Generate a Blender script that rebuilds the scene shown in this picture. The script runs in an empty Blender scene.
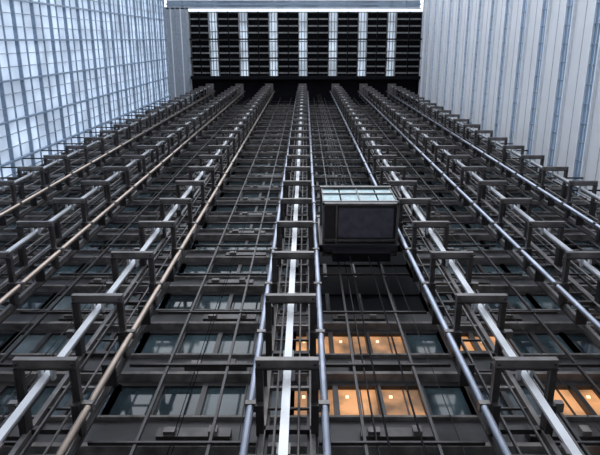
import bpy, math, random
from mathutils import Vector
random.seed(7)
S=1.6; CZ=1.6
sc=bpy.context.scene
try:
    sc.view_settings.view_transform='Standard'
except Exception: pass

# ---------------- materials ----------------
def mat(name,col,rough=0.5,metal=0.0,var=0.25,scale=3.0,emis=None,es=0.0,stretch=None,spec=None):
    m=bpy.data.materials.new(name); m.use_nodes=True
    nt=m.node_tree; b=nt.nodes['Principled BSDF']
    tc=nt.nodes.new('ShaderNodeTexCoord'); n=nt.nodes.new('ShaderNodeTexNoise')
    n.inputs['Scale'].default_value=scale; n.inputs['Detail'].default_value=4
    if stretch:
        mp=nt.nodes.new('ShaderNodeMapping'); mp.inputs['Scale'].default_value=stretch
        nt.links.new(tc.outputs['Object'],mp.inputs['Vector']); nt.links.new(mp.outputs['Vector'],n.inputs['Vector'])
    else: nt.links.new(tc.outputs['Object'],n.inputs['Vector'])
    r=nt.nodes.new('ShaderNodeValToRGB')
    r.color_ramp.elements[0].position=0.3; r.color_ramp.elements[1].position=0.7
    r.color_ramp.elements[0].color=[c*(1-var) for c in col]+[1]
    r.color_ramp.elements[1].color=[min(1,c*(1+var)) for c in col]+[1]
    nt.links.new(n.outputs['Fac'],r.inputs['Fac']); nt.links.new(r.outputs['Color'],b.inputs['Base Color'])
    b.inputs['Roughness'].default_value=rough; b.inputs['Metallic'].default_value=metal
    if spec is not None: b.inputs['Specular IOR Level'].default_value=spec
    if emis:
        b.inputs['Emission Color'].default_value=list(emis)+[1]; b.inputs['Emission Strength'].default_value=es
    return m
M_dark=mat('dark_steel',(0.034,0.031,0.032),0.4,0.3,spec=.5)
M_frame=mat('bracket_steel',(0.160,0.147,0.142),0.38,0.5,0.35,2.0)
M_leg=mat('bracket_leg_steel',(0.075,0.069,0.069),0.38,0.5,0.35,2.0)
M_rail=mat('bright_rail',(0.58,0.59,0.61),0.35,0.4,0.2,0.8)
M_pipeT=mat('bronze_pipe',(0.42,0.345,0.29),0.3,0.8,0.2,1.0)
M_pipeB=mat('blue_steel_pipe',(0.38,0.41,0.48),0.3,0.8,0.2,1.0)
M_span=mat('spandrel_panel',(0.036,0.034,0.036),0.4,0.1,0.5,1.5,spec=.4)
M_ledge=mat('concrete_ledge',(0.15,0.137,0.13),0.7,0,0.55,2)
M_black=mat('black_void',(0.006,0.006,0.008),0.7,0,spec=.1)
M_glassd=mat('dark_window_glass',(0.020,0.031,0.037),0.05,0.0,0.6,0.6)
M_glassm=mat('blue_window_glass',(0.040,0.062,0.072),0.08,0.0,0.5,0.8)
M_glassl=mat('window_blind_glass',(0.09,0.115,0.125),0.25,0.0,0.3,1.5)
M_warm=mat('lit_room',(0.2,0.13,0.08),0.7,0,0.4,1.2,(1.0,0.45,0.17),0.42)
_nt=M_warm.node_tree;_b=_nt.nodes['Principled BSDF']
_n=_nt.nodes.new('ShaderNodeTexNoise');_n.inputs['Scale'].default_value=0.8;_n.inputs['Detail'].default_value=3
_t=_nt.nodes.new('ShaderNodeTexCoord');_nt.links.new(_t.outputs['Object'],_n.inputs['Vector'])
_m=_nt.nodes.new('ShaderNodeMapRange');_m.inputs[1].default_value=.38;_m.inputs[2].default_value=.65;_m.inputs[3].default_value=.10;_m.inputs[4].default_value=.80
_nt.links.new(_n.outputs['Fac'],_m.inputs[0]);_nt.links.new(_m.outputs[0],_b.inputs['Emission Strength'])
M_lamp=mat('room_downlight',(1,0.8,0.6),0.5,0,0,1,(1.0,0.75,0.45),1.3)
M_white=mat('white_frame',(0.78,0.82,0.87),0.4,0,0.05)
M_bluef=mat('bluegrey_mullion',(0.25,0.33,0.43),0.4,0.1,0.15)
M_panel=mat('grey_panel',(0.74,0.75,0.77),0.4,0,0.05,0.3)
M_joint=mat('panel_joint',(0.34,0.39,0.45),0.5)
M_floor=mat('stone_paving',(0.42,0.41,0.41),0.5,0,0.15,2)
M_louv=mat('louver_blade',(0.24,0.235,0.23),0.4,0.3)
M_cabglass=mat('cab_glass',(0.20,0.33,0.36),0.1,0.2,0.3)
M_cabunder=mat('cab_underside',(0.028,0.028,0.033),0.5,0.2)
M_cabin=mat('cab_belly_panel',(0.085,0.085,0.11),0.4,0.2)
M_grey=mat('grey_soffit',(0.40,0.43,0.47),0.5,0,0.1)
def translucent(name,ct,cd,f=0.5,rough=0.25,scale=0.35):
    m=bpy.data.materials.new(name); m.use_nodes=True; nt=m.node_tree
    b=nt.nodes['Principled BSDF']; out=nt.nodes['Material Output']
    b.inputs['Base Color'].default_value=list(cd)+[1]; b.inputs['Roughness'].default_value=rough
    t=nt.nodes.new('ShaderNodeBsdfTranslucent')
    tc=nt.nodes.new('ShaderNodeTexCoord'); n=nt.nodes.new('ShaderNodeTexNoise'); n.inputs['Scale'].default_value=scale
    nt.links.new(tc.outputs['Object'],n.inputs['Vector'])
    r=nt.nodes.new('ShaderNodeValToRGB'); r.color_ramp.elements[0].position=0.35; r.color_ramp.elements[1].position=0.65
    r.color_ramp.elements[0].color=[c*0.72 for c in ct]+[1]; r.color_ramp.elements[1].color=list(ct)+[1]
    nt.links.new(n.outputs['Fac'],r.inputs['Fac']); nt.links.new(r.outputs['Color'],t.inputs['Color'])
    mx=nt.nodes.new('ShaderNodeMixShader'); mx.inputs[0].default_value=f
    nt.links.new(b.outputs[0],mx.inputs[1]); nt.links.new(t.outputs[0],mx.inputs[2]); nt.links.new(mx.outputs[0],out.inputs['Surface'])
    return m
M_frost=translucent('frosted_glazing',(0.82,0.88,0.95),(0.76,0.83,0.91),0.6)
M_strip=translucent('blue_strip_glazing',(0.46,0.68,0.90),(0.38,0.56,0.74),0.5,0.15)
M_sky=translucent('skylight_glazing',(0.80,0.85,0.90),(0.6,0.62,0.65),0.7,0.3)
M_sky2=translucent('tinted_skylight_glazing',(0.40,0.44,0.49),(0.4,0.43,0.46),0.7,0.3)

# ---------------- mesh builder ----------------
class MB:
    def __init__(s): s.v=[];s.f=[];s.m=[];s.mats=[];s.sm=[]
    def mi(s,m):
        if m not in s.mats: s.mats.append(m)
        return s.mats.index(m)
    def box(s,x0,x1,y0,y1,z0,z1,m):
        i=len(s.v); k=s.mi(m)
        for z in(z0,z1):
            for (x,y) in((x0,y0),(x1,y0),(x1,y1),(x0,y1)): s.v.append((x*S,y*S,z*S+CZ))
        for f in((3,2,1,0),(4,5,6,7),(0,1,5,4),(1,2,6,5),(2,3,7,6),(3,0,4,7)):
            s.f.append([i+a for a in f]); s.m.append(k); s.sm.append(False)
    def cyl(s,p,q,r,m,n=10):
        p=Vector(p);q=Vector(q);d=(q-p).normalized()
        a=d.orthogonal().normalized(); b=d.cross(a); i=len(s.v);k=s.mi(m)
        for c in(p,q):
            for j in range(n):
                t=2*math.pi*j/n; w=c+a*r*math.cos(t)+b*r*math.sin(t); s.v.append((w.x*S,w.y*S,w.z*S+CZ))
        for j in range(n):
            s.f.append([i+j,i+(j+1)%n,i+n+(j+1)%n,i+n+j]); s.m.append(k); s.sm.append(True)
        s.f.append([i+j for j in reversed(range(n))]);s.m.append(k);s.sm.append(False)
        s.f.append([i+n+j for j in range(n)]);s.m.append(k);s.sm.append(False)
    def make(s,name,parent=None):
        me=bpy.data.meshes.new(name); me.from_pydata(s.v,[],s.f)
        for m in s.mats: me.materials.append(m)
        me.polygons.foreach_set('material_index',s.m); me.polygons.foreach_set('use_smooth',s.sm)
        me.update(); o=bpy.data.objects.new(name,me); sc.collection.objects.link(o)
        if parent: o.parent=parent
        return o

G=-CZ/S          # ground
P=2.2            # storey
Z0=7.42-P*3      # bracket phase
HT=62.0          # top of rails
HC=64.0          # ceiling
XL=-14.2; XR=11.9
YB=6.45
NF=28
BX=[-9.6,-6.6,-3.62,-0.25,3.08,5.9,8.75]

# ---------------- rail towers ----------------
for bi,xc in enumerate(BX):
    b=MB()
    pm=M_pipeT if bi<3 else M_pipeB
    sides=(1,) if bi<3 else ((-1,1) if bi==3 else (-1,))
    for sx in(-1,1):
        b.box(xc+sx*.36-.04,xc+sx*.36+.04,5.36,5.46,G,HT,M_frame)
        b.box(xc+sx*.36-.08,xc+sx*.36+.08,5.46,5.50,G,HT,M_dark)
        if sx in sides: b.cyl((xc+sx*.53,5.0,G),(xc+sx*.53,5.0,HT),.055,pm,14)
        else: b.cyl((xc+sx*.50,5.1,G),(xc+sx*.50,5.1,HT),.022,M_frame,8)
    b.box(xc-.055,xc+.055,4.48,4.52,G,HT,M_rail)
    b.box(xc-.015,xc+.015,4.52,4.60,G,HT,M_frame)
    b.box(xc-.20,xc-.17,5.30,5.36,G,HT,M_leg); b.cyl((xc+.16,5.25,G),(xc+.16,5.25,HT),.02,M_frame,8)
    for i in range(NF-1):
        z=Z0+i*P
        # U bracket with stiffeners and bolts
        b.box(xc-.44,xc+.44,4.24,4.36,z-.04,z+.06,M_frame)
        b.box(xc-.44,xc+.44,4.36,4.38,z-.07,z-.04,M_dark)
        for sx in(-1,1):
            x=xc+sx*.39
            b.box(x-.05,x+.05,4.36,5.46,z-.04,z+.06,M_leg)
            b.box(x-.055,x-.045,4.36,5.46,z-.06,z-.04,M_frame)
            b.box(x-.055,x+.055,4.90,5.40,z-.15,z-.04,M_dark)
            b.cyl((x,4.30,z-.07),(x,4.30,z-.04),.02,M_dark,6)
            b.box(min(xc+sx*.42,xc+sx*.60),max(xc+sx*.42,xc+sx*.60),4.93,5.07,z-.05,z+.05,M_frame)
            b.box(xc+sx*.085-.025,xc+sx*.085+.025,4.36,4.56,z-.04,z+.04,M_rail)
        b.box(xc-.36,xc+.36,5.36,5.44,z-.05,z+.05,M_dark)
        b.box(xc-.08,xc+.08,4.52,4.55,z+.55,z+.75,M_frame)
        zz=z+P*.5
        b.box(xc-.36,xc+.36,5.38,5.44,zz-.03,zz+.03,M_frame)
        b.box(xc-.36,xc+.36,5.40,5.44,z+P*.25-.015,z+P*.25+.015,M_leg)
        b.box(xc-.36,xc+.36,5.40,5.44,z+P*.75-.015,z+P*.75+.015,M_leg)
        for sx in sides:
            b.box(min(xc+sx*.36,xc+sx*.58),max(xc+sx*.36,xc+sx*.58),4.97,5.36,zz-.02,zz+.02,M_dark)
    b.box(xc-.4,xc+.4,4.26,5.5,HT-.1,HT+.15,M_frame)
    b.make('elevator_rail_tower')

# ---------------- shaft wall ----------------
w=MB()
w.box(XL,XR,YB+.12,YB+.4,G,HC,M_black)
edges=[XL]+BX+[XR]
glass=MB(); steel=MB(); ledge=MB(); warm=MB()
litset={(4,1,0),(4,1,1),(4,1,2),(4,2,0),(4,2,1),(4,2,2),(5,1,2),(5,2,0),(5,2,1),(6,1,0),(6,1,1),(5,0,2),(6,0,1),(7,1,0),(5,1,3),(6,1,2)}
for bi in range(len(edges)-1):
    a,c=edges[bi],edges[bi+1]
    n=max(4,int(round((c-a)/.78)))
    for i in range(NF):
        zf=9.20-P*4+i*P      # sill
        zt=zf+1.05
        if zf<G: zf=G
        if zt>HC: continue
        dark_shaft=(bi==4 and i-3 in(3,4,5))
        w.box(a,c,YB,YB+.12,zt,min(zf+P,HC),M_black if dark_shaft else M_span)
        for j in range(n+1):
            x=a+(c-a)*j/n
            w.box(x-.05,x+.05,YB-.03,YB+.12,zf,zt,M_dark)
        for j in range(n):
            x0=a+(c-a)*j/n+.035; x1=a+(c-a)*(j+1)/n-.035
            if (bi,i-3,j) in litset:
                warm.box(x0,x1,YB+.09,YB+.11,zf,zt,M_warm)
                warm.box(x0+.16,x0+.22,YB+.06,YB+.09,zt-.30,zt-.24,M_lamp)
                warm.box((x0+x1)/2+.06,(x0+x1)/2+.08,YB+.04,YB+.085,zf,zt,M_dark)
            elif dark_shaft:
                glass.box(x0,x1,YB+.05,YB+.08,zf,zt,M_black)
            else:
                q=random.random()
                glass.box(x0,x1,YB+.05,YB+.08,zf,zt,M_glassl if q<.10 else (M_glassm if q<.5 else M_glassd))
        if dark_shaft: continue
        ledge.box(a,c,YB-.18,YB-.001,zt+.14,zt+.24,M_ledge)
        ledge.box(a,c,YB-.08,YB-.001,zf-.08,zf-.02,M_ledge)
        xm=(a+c)/2+random.uniform(-.15,.15)
        ledge.box(xm-.62,xm+.62,YB-.16,YB-.001,zt+.42,zt+.66,M_leg)
        ledge.box(xm-.50,xm-.30,YB-.22,YB-.16,zt+.46,zt+.60,M_frame)
        if random.random()<.6: ledge.box(xm+.25,xm+.40,YB-.24,YB-.16,zt+.44,zt+.62,M_ledge)
w.make('wall_back'); glass.make('window_1'); warm.make('window_2'); ledge.make('trim_1')

for i in range(NF-1):
    z=Z0+i*P
    for bi in range(len(edges)-1):
        a,c=edges[bi]+(.45 if bi else .05),edges[bi+1]-(.45 if bi<len(edges)-2 else .05)
        steel.box(a,c,5.60,5.66,z-.02,z+.02,M_dark)
for bi in range(1,len(edges)-2):
    a,c=edges[bi],edges[bi+1]
    for t in(.34,.66):
        x=a+(c-a)*t
        steel.box(x-.022,x+.022,5.62,5.68,G,HT,M_dark)
steel.make('steel_shaft_framework')
cab=MB()
for bi in range(len(edges)-1):
    a,c=edges[bi],edges[bi+1]
    for k in range(3):
        x=a+.65+(c-a-1.3)*random.random(); y=5.72+random.random()*.35
        cab.cyl((x,y,G),(x,y,HT),random.choice((.008,.012)),random.choice((M_black,M_dark)),6)
cab.make('hoist_cables')

# ---------------- elevator cab ----------------
root=bpy.data.objects.new('elevator_cab',None); sc.collection.objects.link(root)
cx0,cx1=.46,2.44; cy0,cy1=4.05,5.50; cz=15.1; ch=1.6
b=MB()
b.box(cx0,cx1,cy0,cy1,cz,cz+.12,M_cabunder)
t=.05
b.box(cx0,cx1,cy0,cy0+t,cz-.10,cz,M_frame); b.box(cx0,cx1,cy1-t,cy1,cz-.10,cz,M_frame)
b.box(cx0,cx0+t,cy0,cy1,cz-.10,cz,M_frame); b.box(cx1-t,cx1,cy0,cy1,cz-.10,cz,M_frame)
b.box(cx0+.35,cx0+.39,cy0+t,cy1-t,cz-.06,cz,M_frame)
b.box(cx0+t,cx1-t,cy1-.45,cy1-.40,cz-.07,cz,M_frame)
b.make('platform',root)
b=MB()
b.box(cx0+.42,cx1-.12,cy0+.14,cy1-.5,cz-.05,cz,M_cabin)
b.make('underside_panel',root)
b=MB()
for f in(0,.25,.5,.75):
    x0=cx0+(cx1-cx0)*f; x1=cx0+(cx1-cx0)*(f+.25)
    b.box(x0+.02,x1-.02,cy0+.02,cy0+.04,cz+.16,cz+ch-.1,M_cabglass)
b.box(cx0+.02,cx0+.04,cy0+.05,cy1-.3,cz+.16,cz+ch-.1,M_cabglass)
b.box(cx1-.04,cx1-.02,cy0+.05,cy1-.3,cz+.16,cz+ch-.1,M_cabglass)
b.make('glass_enclosure',root)
b=MB()
for f in(0,.5,1):
    x=cx0+.02+(cx1-cx0-.04)*f
    b.box(x-.015,x+.015,cy0,cy0+.05,cz+.12,cz+ch,M_frame)
b.box(cx0,cx1,cy0-.01,cy0+.05,cz+.1,cz+.17,M_frame); b.box(cx0,cx1,cy0-.01,cy0+.05,cz+.95,cz+1.0,M_frame)
for x in(cx0,cx1-.04):
    b.box(x,x+.04,cy1-.32,cy1-.28,cz+.12,cz+ch,M_frame)
b.box(cx0-.03,cx1+.03,cy0-.03,cy1-.25,cz+ch,cz+ch+.15,M_frame)
b.box(cx0,cx1,cy1-.3,cy1-.25,cz+.12,cz+ch,M_black)
b.make('frame_and_roof',root)
b=MB()
b.box(cx0-.10,cx1+.06,5.15,5.35,cz-.20,cz-.10,M_cabunder)
b.box(cx0-.08,cx0,5.17,5.33,cz-.20,cz+2.6,M_frame); b.box(cx1,cx1+.06,5.17,5.33,cz-.20,cz+2.6,M_frame)
b.box(cx0-.10,cx1+.06,5.15,5.35,cz+2.4,cz+2.6,M_frame)
for k in range(4):
    x=1.2+k*.12; b.cyl((x,5.25,cz+2.5),(x,5.25,HT),.014,M_dark,6)
b.cyl((1.15,5.3,cz-.1),(1.15,5.3,G),.016,M_black,6); b.cyl((1.62,5.3,cz-.1),(1.62,5.3,G),.016,M_black,6)
b.box(cx0+.25,cx1-.25,5.22,5.45,cz-.65,cz-.2,M_black)
b.make('sling_and_ropes',root)

# ---------------- side walls ----------------
YF=-13
b=MB()   # left glazed wall
b.box(XL-.05,XL,YF,YB+.4,G,HC-.2,M_frost)
g=MB()
nz=int((HC-G)/P)+1
for i in range(nz+1):
    z=HC-.2-i*P
    if z<G: break
    g.box(XL+.001,XL+.18,YF,YB-.02,z-.08,z+.0,M_bluef)
    g.box(XL+.001,XL+.08,YF,YB-.02,z-P*.5-.025,z-P*.5+.025,M_bluef)
y=YF
k=0
while y<YB-.1:
    ww=.045 if k%3==0 else .018
    g.box(XL+.001,XL+(.20 if k%3==0 else .08),y-ww,y+ww,G,HC-.2,M_bluef if k%3==0 else M_joint)
    y+=.62;k+=1
b.make('wall_left'); g.make('window_3')
b=MB();g=MB()
b.box(XR,XR+.3,YF,YB+.4,G,HC,M_panel)
PR=2.9
for i in range(24):
    z=HC-.4-i*PR
    if z-PR<G: break
    g.box(XR-.05,XR-.02,YF,YB-.02,z-.80,z,M_strip)
    for q,wd,dp in((0,.06,.14),(-.80,.06,.14),(-.40,.02,.09)):
        g.box(XR-dp,XR-.001,YF,YB-.02,z+q-wd,z+q+wd,M_white)
    y=YF+.4
    while y<YB-.1:
        g.box(XR-.10,XR-.001,y-.02,y+.02,z-.80,z,M_bluef); y+=.8
    g.box(XR-.012,XR-.001,YF,YB-.02,z-1.87,z-1.83,M_joint)
b.make('wall_right'); g.make('window_4')

# ---------------- roof ----------------
c=MB(); YS0,YS1=-2.7,3.9
CX0=-11.7
c.box(XL,XR,YS1,YB+.4,HC,HC+.5,M_black)
c.box(XL,CX0,YS0-.4,YS1+2.5,HC-.3,HC-.01,M_grey)
for q in range(5):
    x=XL+.2+q*.5; c.box(x,x+.08,YS0-.3,YS1+2.5,HC-.5,HC-.3,M_white if q%2 else M_joint)
slw=.40
sl=[-9.3,-6.25,-3.22,-0.2,2.85,5.85,8.8]
ed=[CX0]
for x in sl: ed+= [x-slw,x+slw]
ed.append(XR)
l=MB()
for j in range(0,len(ed),2):
    a,d=ed[j],ed[j+1]
    c.box(a,d,YS0,YS1,HC+.5,HC+.6,M_black)
    y=YS0
    while y<YS1:
        l.box(a+.08,d-.08,y,y+.14,HC+.05,HC+.16,M_louv); y+=.66
    l.box(a,a+.06,YS0,YS1,HC-.2,HC+.5,M_louv); l.box(d-.06,d,YS0,YS1,HC-.2,HC+.5,M_louv)
    xm=(a+d)/2; l.box(xm-.05,xm+.05,YS0,YS1,HC-.05,HC+.3,M_black)
for x in sl:
    l.box(x-slw,x+slw,YS0,YS1,HC+.5,HC+.53,M_sky)
    for sx in(-1,1): l.box(x+sx*.16-.03,x+sx*.16+.03,YS0,YS1,HC+.2,HC+.4,M_louv)
    y=YS0
    while y<YS1:
        l.box(x-slw,x+slw,y,y+.10,HC+.1,HC+.3,M_louv); y+=.95
for y in(-.1,1.75): l.box(CX0,XR,y,y+.14,HC-.5,HC-.2,M_black)
l.box(CX0,XR,YS1-.3,YS1,HC-.9,HC-.01,M_black)
c.make('ceiling'); l.make('roof_louvers')
s=MB()
for k,y in enumerate((-2.95,-3.35,-3.75,-4.3,-5.2,-6.3,-7.4,-8.5,-9.6)):
    s.box(XL+.3,XR-.3,y-.08,y+.06,HC-.3,HC+.3,M_white if k%2==0 else M_bluef)
x=XL+.4
while x<XR-.3:
    s.box(x-.04,x+.04,-9.6,-3.0,HC,HC+.2,M_joint); x+=1.5
s.box(XL+.3,XR-.3,-4.4,-2.9,HC+.32,HC+.35,M_sky2)
s.make('skylight_frame')
f=MB(); f.box(-40,40,-60,YB+.4,G-.1,G,M_floor); f.make('floor')

# ---------------- light ----------------
W=bpy.data.worlds.new('World'); sc.world=W; W.use_nodes=True; nt=W.node_tree
bg=nt.nodes['Background']; tc=nt.nodes.new('ShaderNodeTexCoord'); sp=nt.nodes.new('ShaderNodeSeparateXYZ')
r=nt.nodes.new('ShaderNodeValToRGB')
nt.links.new(tc.outputs['Generated'],sp.inputs[0]); nt.links.new(sp.outputs['Z'],r.inputs['Fac'])
r.color_ramp.elements[0].color=(.84,.88,.96,1); r.color_ramp.elements[1].color=(.87,.93,1,1)
nt.links.new(r.outputs['Color'],bg.inputs['Color']); bg.inputs['Strength'].default_value=2.5

cd=bpy.data.cameras.new('camera'); co=bpy.data.objects.new('camera',cd); sc.collection.objects.link(co)
co.location=(0,0,CZ); co.rotation_euler=(math.radians(180-17.4),0,0)
cd.sensor_width=36; cd.lens=36; cd.shift_x=-5/600; cd.clip_end=500
sc.camera=co
